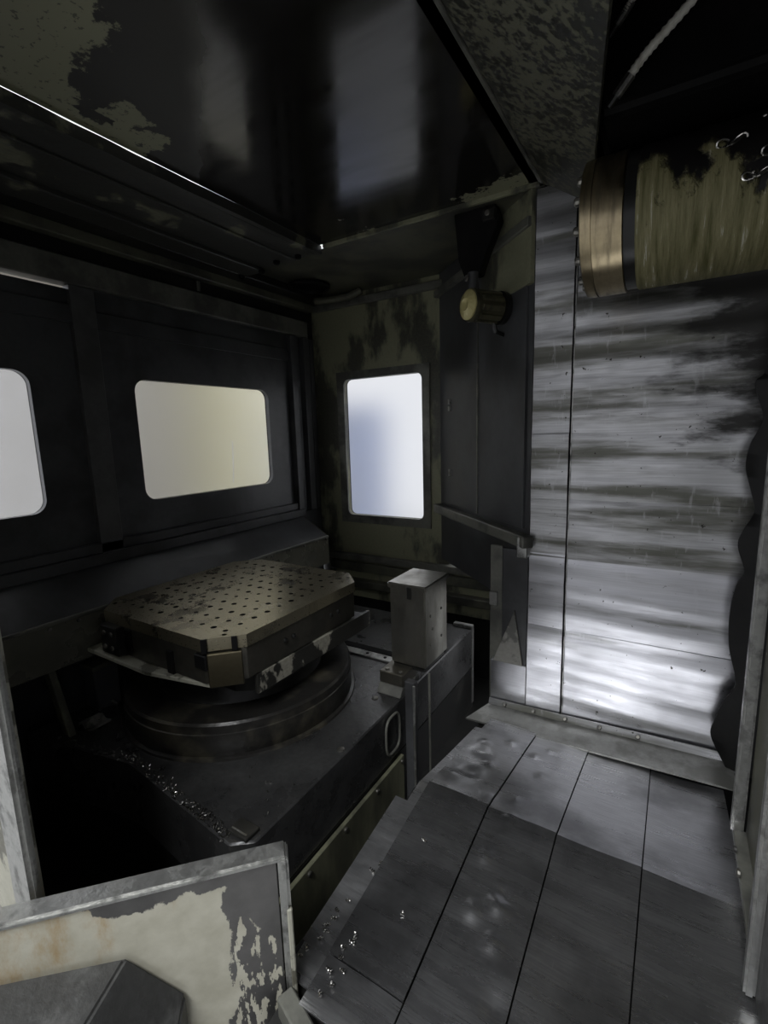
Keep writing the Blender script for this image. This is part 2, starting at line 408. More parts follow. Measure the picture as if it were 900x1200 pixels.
# head rail over the windows, with a slit of daylight at its front end
struct(MB().box(XL - .03, XL + .025, .26, 2.03, .503, .585, .004).build('trim_2', 'rail_grey'), 'worn grey head rail running above the windows')
MB().box(XL - .03, XL - .004, .905, 2.03, .47, .51).build('closing_strip', 'dark_sheet', bpy.data.objects['trim_2'])
struct(MB().box(XL - .03, XL + .012, .26, 2.06, .585, .635, .003).build('trim_3', 'black_oil'), 'black channel above the grey head rail')
MB().box(XL + .012, XL + .02, 1.36, 1.375, .592, .63).build('clip', 'rail_grey', bpy.data.objects['trim_3'])
struct(MB().box(XL - .03, XL + .045, .26, 2.06, .635, .672, .004).build('trim_4', 'olive_dark'), 'narrow olive ledge under the left soffit')

# ---- back wall
HW = (-1.520, -1.060, -.432, .283)
wb = struct(MB().holed((XL - .02, -.93, -.66, ZTOP), HW, .03, fy(YB), .02).build('wall_back', 'olive_worn'), 'stained olive sheet metal wall with one upright window')
MB().box(XL - .02, -.42, YB + .021, YB + .04, -1.25, -.62).build('lower_sheet', 'black_oil', wb)
w3 = window('window_3', HW, fy(YB), 'pane_frost', 'upright window with rounded corners glowing blue white', .021, .03)
MB().holed((-1.565, -1.020, -.475, .322), HW, .03, lambda a, b, t: (a, YB - t, b), .008).build('window_frame', 'rail_grey', w3)
struct(MB().box(-1.70, -.94, YB - .022, YB, .640, .675, .003).build('trim_5', 'rail_grey'), 'worn olive rail along the top of the back wall')
struct(MB().box(-1.66, -.52, YB - .03, YB + .02, -.685, -.650, .003).build('trim_6', 'rail_grey'), 'ledge rail along the foot of the back wall')
b6 = bpy.data.objects['trim_6']
MB().box(-1.66, -.56, YB - .018, YB + .02, -.75, -.700, .003).build('rail', 'olive_dark', b6)
MB().box(-1.66, -.60, YB - .05, YB + .02, -.83, -.79, .003).build('rail', 'olive_dark', b6)
MB().box(-1.66, -.52, YB, YB + .02, -.90, -.66).build('backing', 'olive_worn', b6)

# ---- oblique wall between the back wall and the ribbed cover
A, B = Vector((-.967, YB)), Vector((-.403, YR)); F = Vector((-.667, 1.816))
wo = struct(MB().obox(A, B, .02, -.62, ZTOP, 0, 1).build('wall_oblique', 'dark_sheet'), 'dark oblique sheet metal wall behind the work lamp')
MB().obox(A + Vector((.012, -.012)), F + Vector((-.004, .004)), .006, -.33, .60, .001, -1).build('wall_sheet', 'dark_sheet', wo)
MB().obox(F + Vector((.004, -.004)), B + Vector((-.02, .02)), .010, -.33, .60, .001, -1).build('wall_sheet', 'dark_sheet', wo)
MB().obox(F - Vector((.003, -.003)), F + Vector((.004, -.004)), .014, -.33, .44, .001, -1).build('fold', 'rail_grey', wo)
MB().obox(F + Vector((.03, -.03)), B, .016, .44, .71, .001, -1).build('painted_sheet', 'olive_worn', wo)
MB().obox(A, B, .028, .60, .628, .002, -1).build('top_rail', 'rail_grey', wo)
MB().obox(A, B + Vector((.02, -.02)), .040, -.385, -.345, .003, -1).build('lower_rail', 'rail_grey', wo)
MB().box(-.434, -.398, YR - .035, YR + .01, -.42, -.35, .003).build('rail_end', 'edge_bare', wo)
MB().poly([(-.95, 2.08, -.385), (-.43, 1.59, -.385), (-.43, 1.59, -.54), (-.95, 2.08, -.49)], (.02, .02, 0)).build('skirt', 'dark_sheet', wo)
for i, (a, b) in enumerate((((.30, .05), .02), ((.30, .10), .02), ((.30, .40), .03))):
    t = .42 - .0 * i; p = A + (B - A) * .16
    MB().obox(p + Vector((0, -.004)), p + Vector((.012, -.0154)), .012, .12 - .03 * i if i < 2 else -.20, .14 - .03 * i if i < 2 else -.17, 0, -1).build('scuff', 'edge_bare', wo)

# ---- ribbed telescopic cover = right wall (two columns of overlapping plates)
wr = struct(MB().box(-.40, .8, YR + .03, YR + .045, -1.2, 1.0, 0).build('wall_right', 'black_matt'), 'rippled bare steel column cover streaked with black grime and painted shade')
RZ = [.72, .62, .53, .45, .377, .283, .223, .15, .077, -.006, -.074, -.150, -.222, -.297, -.404, -.48, -.557, -.656, -.757, -.85, -.93, -1.02]
def ripple(z):
    for i in range(len(RZ) - 1):
        if RZ[i] >= z >= RZ[i + 1]:
            f = (RZ[i] - z) / (RZ[i] - RZ[i + 1]); return (1 - math.cos(2 * math.pi * f)) / 2
    return 0
def cover_plate(x0, x1, z0, z1, step, amp, mat):
    ph = random.random() * 6
    def fn(u, v):
        x = x0 + (x1 - x0) * u; z = z0 + (z1 - z0) * v
        w = .004 * math.sin(5 * x + 3 * z + ph) + .0012 * math.sin(13 * x - 9 * z)
        return (x, YR - step - amp * ripple(z + .012 * math.sin(7 * x + 1)) - w * (1 - (2 * v - 1) ** 8), z)
    n = max(10, int((z1 - z0) / .010))
    MB().grid(fn, 12, n, (0, .003, 0)).build('cover_plate', mat, wr, smooth=60)
cuts = [.70, .377, -.006, -.222, -.404, -.656, -.985]
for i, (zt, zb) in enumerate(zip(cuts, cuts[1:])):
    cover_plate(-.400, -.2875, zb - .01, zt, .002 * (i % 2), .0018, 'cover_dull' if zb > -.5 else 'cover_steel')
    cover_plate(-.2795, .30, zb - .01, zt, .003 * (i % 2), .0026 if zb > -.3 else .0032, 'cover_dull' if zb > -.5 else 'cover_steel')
MB().box(-.287, -.280, YR + .004, YR + .02, -.99, .70, 0).build('seam_groove', 'black_matt', wr)
MB().box(-.2805, -.2785, YR - .010, YR + .004, -.985, .66, 0).build('seam_edge', 'edge_bare', wr)
MB().box(.30, .8, YR, YR + .02, -1.1, 1.0, 0).build('dark_sheet', 'black_matt', wr)
# foot block, upright plate and gusset at the left of the cover
MB().box(-.530, -.402, YR - .004, YR + .02, -1.00, -.815, .002).build('foot_plate', 'cover_steel', wr)
up = struct(MB().box(-.492, -.404, YR + .002, YR + .016, -.84, -.40, .002).build('trim_7', 'dark_sheet'), 'dark upright plate below the oblique rail')
MB().poly([(-.520, YR - .008, -.815), (-.415, YR - .008, -.815), (-.445, YR - .008, -.615)], (0, .008, 0), .001).build('gusset', 'gusset_plate', up)
MB().box(-.545, -.500, YR + .03, YR + .04, -1.1, -.40, .002).build('rear_strip', 'rail_grey', up)
MB().box(-.545, -.515, YR + .02, YR + .03, -.62, -.57, .002).build('tab', 'edge_bare', up)

# ---- ceiling: hatch panel with a slit of daylight, soffits around it, sloping plate
ce = struct(MB().box(-1.212, -.388, .22, 1.552, ZTOP, ZTOP + .012, .001).build('ceiling', 'ceiling_lacquer'), 'glossy black hatch panel with flaking olive paint')
MB().box(-1.20, -.39, 1.552, 1.566, ZTOP - .012, ZTOP + .02, .002).build('rear_flange', 'olive_worn', ce)
def ledge(u, v):                                         # wavy edge of the left soffit: leaves the slit open in the middle
    y = .22 + 1.34 * u; g = .0058 * max(0, math.sin((y - .35) / .80 * math.pi)) * (.75 + .25 * math.sin(y * 40)) if .35 < y < 1.15 else 0
    return (-1.2105 - g, y, ZTOP - .03 + v * .0298)
MB().grid(ledge, 60, 1, (-.02, 0, 0)).build('slit_edge', 'soffit_worn', ce)
MB().box(-1.62, -1.230, .22, 1.545, ZTOP - .03, ZTOP + .0, .003).build('soffit_beam', 'soffit_worn', ce)
MB().box(-1.60, -1.50, .22, 1.54, ZTOP - .045, ZTOP - .028, .003).build('soffit_strip', 'soffit_worn', ce)
MB().box(-1.36, -1.32, .22, 1.54, ZTOP - .038, ZTOP - .028, .003).build('soffit_strip', 'soffit_worn', ce)
MB().box(XL - .03, -1.60, .22, YB, ZTOP - .045, ZTOP + .02, .003).build('soffit_beam', 'black_oil', ce)
MB().box(XL - .03, -.38, 1.566, YB + .03, ZTOP - .012, ZTOP - .008, 0).build('rear_soffit', 'olive_dark', ce)
MB().box(-1.62, -1.222, 1.545, 1.566, ZTOP - .02, ZTOP - .008, 0).build('rear_soffit', 'olive_dark', ce)
for x, y in ((-1.605, 1.515), (-1.40, 1.512), (-1.49, 1.518), (-1.29, 1.515)):
    bolt(ce, (x, y, ZTOP - (.045 if x < -1.48 else .03)), (0, 0, -1), .013, .012, 'black_matt')
# sloping plate to the right of the hatch, cut off obliquely at the spindle head
def sl(x): return ZTOP - .67 * (x + .388)
pl = [(-.388, .22), (-.388, 1.575), (-.225, 1.575), (-.19, 1.21), (-.106, .742), (-.02, .22)]
MB().poly([(x, y, sl(x)) for x, y in pl], (.004, 0, .006)).build('sloping_plate', 'mottled_plate', ce)
MB().box(-.394, -.384, .22, 1.56, ZTOP - .006, ZTOP + .01, .002).build('seam_strip', 'rail_grey', ce)
# roof and back of the dark bay behind the spindle head
wbay = struct(MB().box(.80, .83, .20, 1.62, -1.25, 1.03, 0).build('wall_bay', 'black_matt'), 'black inner side of the spindle bay')
MB().box(-.42, .82, .22, 1.62, 1.0, 1.03, 0).build('bay_roof', 'black_matt', wbay)
MB().box(-.42, -.39, .22, 1.60, ZTOP, 1.02, 0).build('bay_side', 'black_matt', wbay)
MB().box(-.42, .82, .20, .22, .52, 1.02, 0).build('bay_header', 'black_matt', wbay)

# ---- deck: folded steel cover plates (ridge across the deck)
YK, ZK, SN, SF = .982, -.898, .127, (.991 - .898) / (1.45 - .982)
def deck(y): return ZK - SN * (YK - y) if y < YK else ZK - SF * (y - YK)
fl = struct(MB().poly([(-.54, .44, deck(.44) - .03), (-.54, YK, ZK - .03), (-.54, 1.5, deck(1.5) - .03), (-.54, 1.5, -1.22), (-.54, .44, -1.22)], (.70, 0, 0)).build('floor', 'black_oil'), 'sloping deck of overlapping dented steel cover plates')
DENT = [(-.30, .86, .006, .022), (-.24, .80, -.006, .020), (-.285, .745, .007, .024), (-.245, .775, .009, .026), (-.235, .71, .007, .024), (-.42, 1.10, -.007, .03), (-.46, 1.05, .006, .03), (-.40, 1.17, .006, .025), (-.30, 1.30, .006, .018), (-.27, 1.36, .005, .016), (-.35, 1.02, .005, .02), (-.44, 1.22, -.006, .03), (-.29, 1.05, .005, .016), (-.26, 1.20, .006, .018), (-.2, .62, -.005, .03), (-.45, 1.28, .006, .02), (-.38, 1.33, .006, .02), (-.28, .97, .005, .018)]
def plate(x0, x1, y0, y1, lift, name='cover_plate', nx=26, ny=44, mat='deck_shaded'):
    def fn(u, v):
        x = x0 + (x1 - x0) * u; y = y0 + (y1 - y0) * v; z = deck(y) + lift
        for dx, dy, a, r in DENT: z += a * math.exp(-((x - dx) ** 2 + (y - dy) ** 2) / (2 * (r * .55) ** 2))
        z += .0018 * math.sin(9 * x + 6 * y) * math.sin(7 * y + 2) + .0012 * math.sin(31 * x + 2 * y)
        return (x, y, z)
    return MB().grid(fn, nx, ny, (0, 0, -.004)).build(name, mat, fl, smooth=50)
strips = [(-.492, -.3360, .010), (-.3335, -.1785, .006), (-.1760, -.0105, .003), (-.0080, .165, .000)]
for i, (x0, x1, lf) in enumerate(strips):
    o = (.0, .0, .0, .0)[i]
    plate(x0, x1, YK + .001, 1.462, lf, mat='deck_steel')
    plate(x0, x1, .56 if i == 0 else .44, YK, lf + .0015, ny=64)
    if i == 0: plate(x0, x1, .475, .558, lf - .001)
plate(-.558, -.487, .505, YK - .06, -.006, 'edge_plate', 5, 24, 'deck_steel')
plate(-.525, -.490, YK - .065, 1.40, -.006, 'edge_plate', 5, 14, 'deck_steel')
MB().box(-.56, -.552, .50, .93, -1.12, deck(.6) - .01, .001).build('edge_side', 'dark_sheet', fl)
# apron plate at the foot of the ribbed cover
ap = MB().poly([(-.585, 1.462, -1.008), (-.50, 1.44, -.990), (.19, 1.44, -.965), (.19, YR - .004, -.955), (-.53, YR - .004, -.985)], (0, 0, -.006)).build('apron', 'apron_plate', fl)
MB().poly([(-.53, YR - .022, -.980), (.19, YR - .022, -.957), (.19, YR - .014, -.935), (-.53, YR - .014, -.962)], (0, .004, 0)).build('apron_lip', 'cover_dull', fl)
for x in (-.47, -.37, -.265, -.16, -.05): bolt(ap, (x, YR - .024, -.966 + (x + .47) * .03), (0, -.7, .7), .007, .005)

# ---- front: wall beside the door with its post, and the right door sheets
wf = struct(MB().box(XL - .03, -.86, .262, .275, -1.6, ZTOP, .001).build('wall_front', 'white_ledge'), 'beige painted outer sheet beside the door post')
struct(MB().box(-.905, -.826, .246, .262, -1.22, ZTOP, .006, 2).build('trim_8', 'edge_bare'), 'bare steel door post beside the beige sheet')
MB().box(-.930, -.905, .256, .264, -1.22, ZTOP).build('gap_strip', 'black_matt', bpy.data.objects['trim_8'])
MB().box(XL - .03, -.39, .20, .22, ZTOP - .01, 1.03, 0).build('header', 'black_matt', wf)

# right side
ra = thing('door_sheet', 'narrow olive black door sheet with a bright bare steel edge', 'door panel', (.16, 1.0, deck(1.0) + .03))
MB().box(.146, .168, 1.125, 1.150, -.855, .62, .004, 2).build('bare_edge', 'edge_bare', ra)
MB().box(.172, .180, .83, 1.13, -.850, .62, .001).build('sheet', 'olive_dark', ra)
MB().box(.150, .174, .85, 1.13, -.862, -.846, .002).build('foot_flange', 'rail_grey', ra)
bolt(ra, (.150, 1.00, -.84), (-1, 0, 0), .008, .006); bolt(ra, (.150, 1.06, -.84), (-1, 0, 0), .006, .006)
rb = thing('door_leaf', 'pale grey scuffed door leaf overlapping the olive door sheet', 'door panel', (.16, .6, deck(.6) + .03))
MB().box(.142, .158, .815, .838, -.900, .62, .004, 2).build('bare_edge', 'edge_bare', rb)
MB().box(.158, .168, .24, .83, -.895, .62, .001).build('sheet', 'grey_wedge', rb)

# ================================================================== THINGS
# ---- chip chute under the left windows
ch = thing('chip_chute', 'dark sloping sheet metal chute below the left wall windows', 'chute', (XL, 1.1, -.67))
MB().poly([(XL, .29, -.405), (XL, 1.913, -.412), (-1.531, 1.913, -.520), (-1.531, .29, -.522)], (0, 0, -.004)).build('slope', 'dark_sheet', ch)
sk = MB().box(-1.534, -1.529, .29, 1.915, -.665, -.522, .001).build('skirt', 'skirt_gloss', ch)
MB().box(-1.536, -1.524, .29, 1.915, -.527, -.516, .002).build('lip', 'rail_grey', ch)
MB().poly([(XL, 1.913, -.41), (-1.531, 1.913, -.52), (-1.531, 1.913, -.62), (XL, 1.913, -.66)], (0, .004, 0)).build('end_cap', 'skirt_gloss', ch)
for y in (.60, .68, 1.50, 1.62, 1.72, 1.82, 1.89): bolt(sk, (-1.524, y, -.535 if y < 1 else -.530), (1, 0, 0), .006, .005)
for y in (.585,):
    MB().poly([(-1.60, y, -.60), (-1.565, y, -.60), (-1.46, y, -.85), (-1.50, y, -.85)], (0, .02, 0), .002).build('strut', 'olive_worn', ch)

# ---- table saddle
sd = thing('table_saddle', 'oily black cast iron saddle carrying the round turntable', 'machine bed', (-1.15, 1.2, -1.22))
SP = [(-.715, .60), (-.715, 1.87), (-1.52, 1.87), (-1.60, 1.5), (-1.60, .53), (-1.20, .61), (-.76, .565)]
MB().poly([(x, y, -1.03) for x, y in SP], (0, 0, .18), .004).build('casting', 'saddle_iron', sd)
MB().poly([(x * .985 - .01, y, -1.22) for x, y in SP], (0, 0, .19)).build('plinth', 'black_oil', sd)
sc_ = MB().box(-.712, -.700, .55, 1.215, -1.22, -1.035, .002).build('side_cover', 'green_cover', sd)
for y in (.60, .74, .89, 1.05, 1.2): bolt(sc_, (-.700, y, -1.05), (1, 0, 0), .007, .006)
MB().box(-.785, -.728, .585, .625, -.850, -.840, .002).build('stop_block', 'black_oil', sd)
MB().box(-.780, -.735, .592, .595, -.840, -.8385, 0).build('scale_mark', 'edge_bare', sd)
gs = MB().box(-1.16, -.80, 1.415, 1.455, -.850, -.842, .002).build('guide_strip', 'edge_bare', sd)
MB().box(-1.16, -.80, 1.465, 1.500, -.850, -.846, 0).build('groove', 'black_matt', sd)
for x in (-.98, -.90, -.845): bolt(gs, (x, 1.435, -.842), (0, 0, 1), .006, .003, 'black_matt')
for y, x in ((1.19, -.79), (.93, -.735), (1.66, -.95), (1.58, -.90)): bolt(sd, (x, y, -.85), (0, 0, 1), .011, .004)
# oval handle rim on the side
pts = []
for k in range(25):
    a = 2 * math.pi * k / 24; ca, sa = math.cos(a), math.sin(a)
    pts.append((-.706, 1.160 + .042 * math.copysign(abs(ca) ** .6, ca), -.930 + .062 * math.copysign(abs(sa) ** .6, sa)))
MB().tube(pts, .004, 8).build('oval_rim', 'rail_grey', sd)
bolt(sd, (-.715, 1.16, -1.005), (1, 0, 0), .008, .008)
# upright corner edge at the far end
MB().box(-.722, -.712, 1.855, 1.875, -1.2, -.842, .002).build('corner_edge', 'edge_bare', sd)
MB().box(-.80, -.712, 1.85, 1.875, -.850, -.835, .002).build('corner_stop', 'edge_bare', sd)

# ---- round turntable
PC = (-1.215, 1.03)
tt = thing('turntable', 'round black iron turntable drum under the pallet', 'turntable', (PC[0], PC[1], -.85))
MB().lathe((PC[0], PC[1], -.85), (0, 0, 1), [(0, 0), (0, .358), (.008, .364), (.070, .364), (.072, .361), (.078, .361), (.094, .361), (.100, .355), (.100, 0)], 96).build('drum', 'turntable_iron', tt, smooth=40)
MB().lathe((PC[0], PC[1], -.752), (0, 0, 1), [(0, 0), (0, .265), (.015, .255), (.070, .250), (.070, 0)], 64).build('neck', 'black_oil', tt)
MB().lathe((PC[0], PC[1], -.8495), (0, 0, 1), [(0, .30), (0, .376), (.006, .374), (.009, .362), (.009, .30)], 96).build('foot_ring', 'turntable_iron', tt)

# ---- pallet with its grid of tapped holes
PX0, PX1, PY0, PY1, PZ = -1.505, -.908, .708, 1.345, -.495
pa = thing('pallet', 'square steel pallet with a grid of tapped holes and cut corners', 'pallet', ((PX0 + PX1) / 2, (PY0 + PY1) / 2, -.682))
def octo(e, c=.078):
    x0, x1, y0, y1 = PX0 + e, PX1 - e, PY0 + e, PY1 - e; c = c - e * .6
    return [(x0 + c, y0), (x1 - c, y0), (x1, y0 + c), (x1, y1 - c), (x1 - c, y1), (x0 + c, y1), (x0, y1 - c), (x0, y0 + c)]
def pallet_top():
    t = bmesh.new(); N = 11; ins = .044
    x0, x1, y0, y1 = PX0 + ins, PX1 - ins, PY0 + ins, PY1 - ins
    ax, ay = (x1 - x0) / N, (y1 - y0) / N
    for i in range(N):
        for j in range(N):
            cx, cy = x0 + ax * (i + .5), y0 + ay * (j + .5); r = random.choice((.0065, .0075, .0075, .0090))
            V = lambda x, y, z=PZ: t.verts.new((x, y, z))
            ring = [V(cx + r * math.cos(math.pi * k / 4), cy + r * math.sin(math.pi * k / 4)) for k in range(8)]
            low = [V(v.co.x, v.co.y, PZ - .020) for v in ring]
            dirs = [(1, 0), (1, 1), (0, 1), (-1, 1), (-1, 0), (-1, -1), (0, -1), (1, -1)]
            out = [V(cx + ax / 2 * a, cy + ay / 2 * b) for a, b in dirs]
            for k in range(8):
                m = (k + 1) % 8
                t.faces.new((ring[k], out[k], out[m], ring[m])); t.faces.new((ring[k], ring[m], low[m], low[k])).material_index = 1
            t.faces.new(low).material_index = 1
    O = octo(0); z = PZ
    o8 = [t.verts.new((x, y, z)) for x, y in O]; q = [t.verts.new(p) for p in ((x0, y0, z), (x1, y0, z), (x1, y1, z), (x0, y1, z))]
    for f in ((o8[0], o8[1], q[1], q[0]), (o8[1], o8[2], q[1]), (o8[2], o8[3], q[2], q[1]), (o8[3], o8[4], q[2]), (o8[4], o8[5], q[3], q[2]), (o8[5], o8[6], q[3]), (o8[6], o8[7], q[0], q[3]), (o8[7], o8[0], q[0])): t.faces.new(f)
    bmesh.ops.remove_doubles(t, verts=t.verts[:], dist=1e-5)
    lowo = [t.verts.new((x, y, PZ - .034)) for x, y in O]
    t.verts.ensure_lookup_table()
    top = [min(t.verts, key=lambda v: (v.co - Vector((x, y, PZ))).length) for x, y in O]
    for k in range(8): t.faces.new((top[k], lowo[k], lowo[(k + 1) % 8], top[(k + 1) % 8]))
    t.faces.new(lowo)
    bmesh.ops.recalc_face_normals(t, faces=t.faces[:])
    m = MB(); m._add(t); return m
pallet_top().build('top_plate', 'pallet_steel', pa, smooth=20).data.materials.append(MATS['black_matt'])
pb = MB().poly([(x, y, -.618) for x, y in octo(.004)], (0, 0, .088), .002).build('body', 'pallet_side', pa)
# bright rounded front corner face
MB().obox((PX1 - .066, PY0 + .006), (PX1 - .006, PY0 + .066), .010, -.622, -.532, .002, -1).build('corner_face', 'pallet_corner', pa)
for (x, y) in ((PX1 - .070, PY0 + .002), (PX1 - .018, PY0 + .054)):
    d = Vector((1, 1)).normalized() * .007
    MB().obox((x - d.x, y - d.y), (x + d.x, y + d.y), .006, -.53, PZ + .0015, 0, -1).build('notch', 'black_matt', pa)
MB().box(PX1 - .105, PX1 - .060, PY0 - .006, PY0 + .012, -.575, -.535, .003).build('clamp_recess', 'black_matt', pa)
lk = MB().box(-1.42, -1.335, PY0 - .022, PY0 + .01, -.615, -.528, .003).build('locating_block', 'black_oil', pa)
MB().box(-1.325, -1.30, PY0 - .003, PY0 + .01, -.60, -.535, .001).build('slot', 'black_matt', pa)
MB().box(-1.135, -1.11, PY0 - .003, PY0 + .01, -.62, -.555, .001).build('slot', 'black_matt', pa)
for dz in (-.55, -.592): bolt(lk, (-1.395, PY0 - .022, dz), (0, -1, 0), .007, .005); bolt(lk, (-1.36, PY0 - .022, dz), (0, -1, 0), .007, .005)
for y in (.925, .960, 1.135, 1.172): bolt(pb, (PX1 - .004, y, -.568), (1, 0, 0), .007, .006, 'black_oil')
# painted underframe, proud at front and right
MB().poly([(-1.500, .682, -.633), (-1.20, .680, -.633), (-.985, .722, -.633), (-.985, 1.0, -.633), (-1.500, 1.0, -.633)], (0, 0, .013), .002).build('front_ledge', 'white_ledge', pa)
MB().poly([(-.985, .80, -.682), (-.912, .85, -.682), (-.905, 1.335, -.682), (-1.49, 1.335, -.682), (-1.40, .80, -.682)], (0, 0, .050), .002).build('underframe', 'black_oil', pa)
MB().poly([(-.912, .815, -.676), (-.898, 1.338, -.676), (-.910, 1.338, -.676), (-.924, .815, -.676)], (0, 0, .056), .001).build('right_skirt', 'ledge_peeled', pa)

# ---- steel box on its bracket
bx = thing('steel_box', 'upright bare steel box with a lid and small latch on the bracket', 'box', (-.728, 1.39, -.772))
bb = MB().box(-.793, -.662, 1.306, 1.478, -.772, -.503, .004, 2).build('body', 'box_steel', bx)
bl = MB().box(-.800, -.655, 1.299, 1.485, -.508, -.488, .004, 2).build('lid', 'box_steel', bx)
MB().box(-.722, -.708, 1.294, 1.300, -.535, -.495, .001).build('latch', 'black_oil', bl)
for y, z in ((1.345, -.60), (1.345, -.70), (1.36, -.65), (1.43, -.60), (1.43, -.70)): bolt(bb, (-.662, y, z), (1, 0, 0), .005, .003)
bk = thing('box_bracket', 'black machined bracket holding the steel box on the saddle edge', 'bracket', (-.75, 1.3, -.85))
kt = MB().box(-.806, -.716, 1.246, 1.345, -.822, -.780, .003).build('top_block', 'pallet_side', bk)
MB().poly([(-.806, 1.246, -.822), (-.716, 1.246, -.822), (-.716, 1.225, -.850), (-.806, 1.225, -.850)], (0, .09, 0), .002).build('wedge_foot', 'rail_grey', bk)
MB().box(-.790, -.670, 1.315, 1.47, -.790, -.770, .002).build('cross_bar', 'black_oil', bk)
MB().box(-.698, -.664, 1.225, 1.250, -1.22, -.782, .002).build('upright_plate', 'dark_sheet', bk)
MB().box(-.668, -.660, 1.222, 1.228, -1.2, -.790, .001).build('upright_edge', 'edge_bare', bk)
MB().tube([(-.657, 1.32, -1.22), (-.657, 1.32, -.79)], .004, 8).build('rod', 'rail_grey', bk)
for x, y in ((-.785, 1.265), (-.735, 1.265), (-.76, 1.33)): bolt(kt, (x, y, -.780), (0, 0, 1), .007, .004)

# ---- spindle
SY, SZ = 1.30, .453
sp = thing('spindle', 'thick spindle sleeve crusted with yellow residue behind a bronze nose ring', 'spindle', (-.2, SY, SZ))
nr = MB().lathe((-.212, SY, SZ), (1, 0, 0), [(0, 0), (0, .128), (.004, .141), (.026, .143), (.0265, .140), (.028, .140), (.0285, .143), (.086, .143), (.088, .140), (.088, 0)], 96).build('nose_ring', 'nose_ring', sp, smooth=25)
MB().lathe((-.124, SY, SZ), (1, 0, 0), [(0, 0), (0, .137), (.022, .137), (.022, 0)], 72).build('groove_ring', 'black_oil', sp)
MB().lathe((-.102, SY, SZ), (1, 0, 0), [(0, 0), (0, .138), (.004, .141), (.25, .141), (.9, .144), (.9, 0)], 96).build('sleeve', 'sleeve_residue', sp, base=None)
MB().lathe((-.225, SY, SZ), (1, 0, 0), [(0, 0), (0, .05), (.02, .06), (.02, 0)], 32).build('taper_bore', 'black_oil', sp)
for k in range(12):
    a = 2 * math.pi * (k + .5) / 12
    bolt(nr, (-.212, SY + .115 * math.cos(a), SZ + .115 * math.sin(a)), (-1, 0, 0), .010, .012)
hd = thing('headstock', 'black box shaped spindle head above the crusted sleeve', 'machine head', (.2, 1.3, .60))
MB().box(-.185, .62, 1.13, 1.54, .600, .995, .02, 3).build('housing', 'black_matt', hd)

# hoses on the head
def hose(name, pts, r, label):
    h = thing(name, label, 'hose', pts[0])
    P = [Vector(p) for p in pts]; path = []; R = []
    n = 70
    for i in range(n + 1):
        t = i / n * (len(P) - 1); k = min(int(t), len(P) - 2); f = t - k
        p0, p1, p2, p3 = P[max(k - 1, 0)], P[k], P[k + 1], P[min(k + 2, len(P) - 1)]
        q = .5 * ((2 * p1) + (-p0 + p2) * f + (2 * p0 - 5 * p1 + 4 * p2 - p3) * f * f + (-p0 + 3 * p1 - 3 * p2 + p3) * f ** 3)
        path.append(q); R.append(r * (1.12 if i % 2 else .88))
    MB().tube(path, R, 12).build('ribbed_hose', 'hose_white', h, smooth=60)
    d = (P[1] - P[0]).normalized()
    MB().tube([P[0] - d * .012, P[0] + d * .022], [r * 1.25, r * 1.25], 8).build('fitting', 'bolt_steel', h)
    MB().tube([P[0] - d * .030, P[0] - d * .010], [r * .7, r * .9], 8).build('nozzle', 'black_oil', h)
    return h
hose('coolant_hose', [(-.128, 1.08, .612), (-.09, 1.07, .648), (-.03, 1.06, .690), (.03, 1.06, .745), (.09, 1.08, .83), (.12, 1.118, .93)], .0075, 'pale ribbed hose with a metal fitting in front of the spindle head')
hose('coolant_pipe', [(-.133, 1.09, .735), (-.11, 1.08, .755), (-.05, 1.08, .80), (.0, 1.10, .86), (.02, 1.122, .93)], .0055, 'thin grey hose higher up on the black spindle head')
# tangled swarf on the sleeve
for q, (x, zz, n, rr) in enumerate(((.06, .51, 3, .014), (.10, .44, 4, .012), (.13, .475, 3, .016), (.105, .555, 2, .012))):
    yy = SY - math.sqrt(max(.0001, .141 ** 2 - (zz - SZ) ** 2)) - .004
    pts = [(x + .012 * t / 6 * math.cos(t * .3) + rr * math.cos(t), yy - .003 * math.sin(t * 2), zz + rr * .45 * math.sin(t * 1.3)) for t in [i * .45 for i in range(n * 9)]]
    tag(MB().tube(pts, .0022, 6).build('swarf_curl', 'chip_metal', base=(x, yy, zz)), 'tangled silver swarf curl stuck on the crusted spindle sleeve', 'swarf', 'swarf curls on the spindle sleeve')

# ---- work lamp and its bracket
ld = Vector((.58, .81, -.02)).normalized(); lc = Vector((-.612, 1.548, .406))
wlp = thing('work_lamp', 'small olive cylindrical work lamp with a yellowed lens', 'lamp', tuple(lc))
MB().lathe(lc, ld, [(-.004, 0), (-.012, .020), (-.006, .040), (0, .047), (.006, .047), (.006, 0)], 40).build('lens', 'lamp_lens', wlp)
lbody = MB().lathe(lc, ld, [(.004, 0), (.004, .052), (.014, .053), (.03, .044), (.115, .044), (.125, .040), (.125, 0)], 40).build('body', 'lamp_body', wlp)
u = Vector((0, 0, 1)); v = ld.cross(u).normalized()
for k in range(10):
    a = 2 * math.pi * k / 10; dr = u * math.cos(a) + v * math.sin(a); tn = ld.cross(dr)
    c = lc + dr * .043
    MB().poly([c + ld * .030 + tn * .0085, c + ld * .030 - tn * .0085, c + ld * .112 - tn * .0085, c + ld * .112 + tn * .0085], dr * .008, .001).build('fin', 'lamp_body', lbody)
MB().lathe(lc + ld * .120, ld, [(0, 0), (0, .054), (.018, .054), (.022, .045), (.022, 0)], 32).build('rear_cap', 'black_oil', wlp)
MB().tube([lc + ld * .10 + Vector((0, 0, -.04)), lc + ld * .11 + Vector((.0, 0, -.075)), lc + ld * .15 + Vector((0, .03, -.085))], .008, 8).build('cable_gland', 'black_oil', wlp)
MB().tube([lc + ld * .02 + Vector((0, 0, .05)), lc + ld * .02 + Vector((0, 0, .10))], .017, 16).build('swivel', 'dark_sheet', wlp)
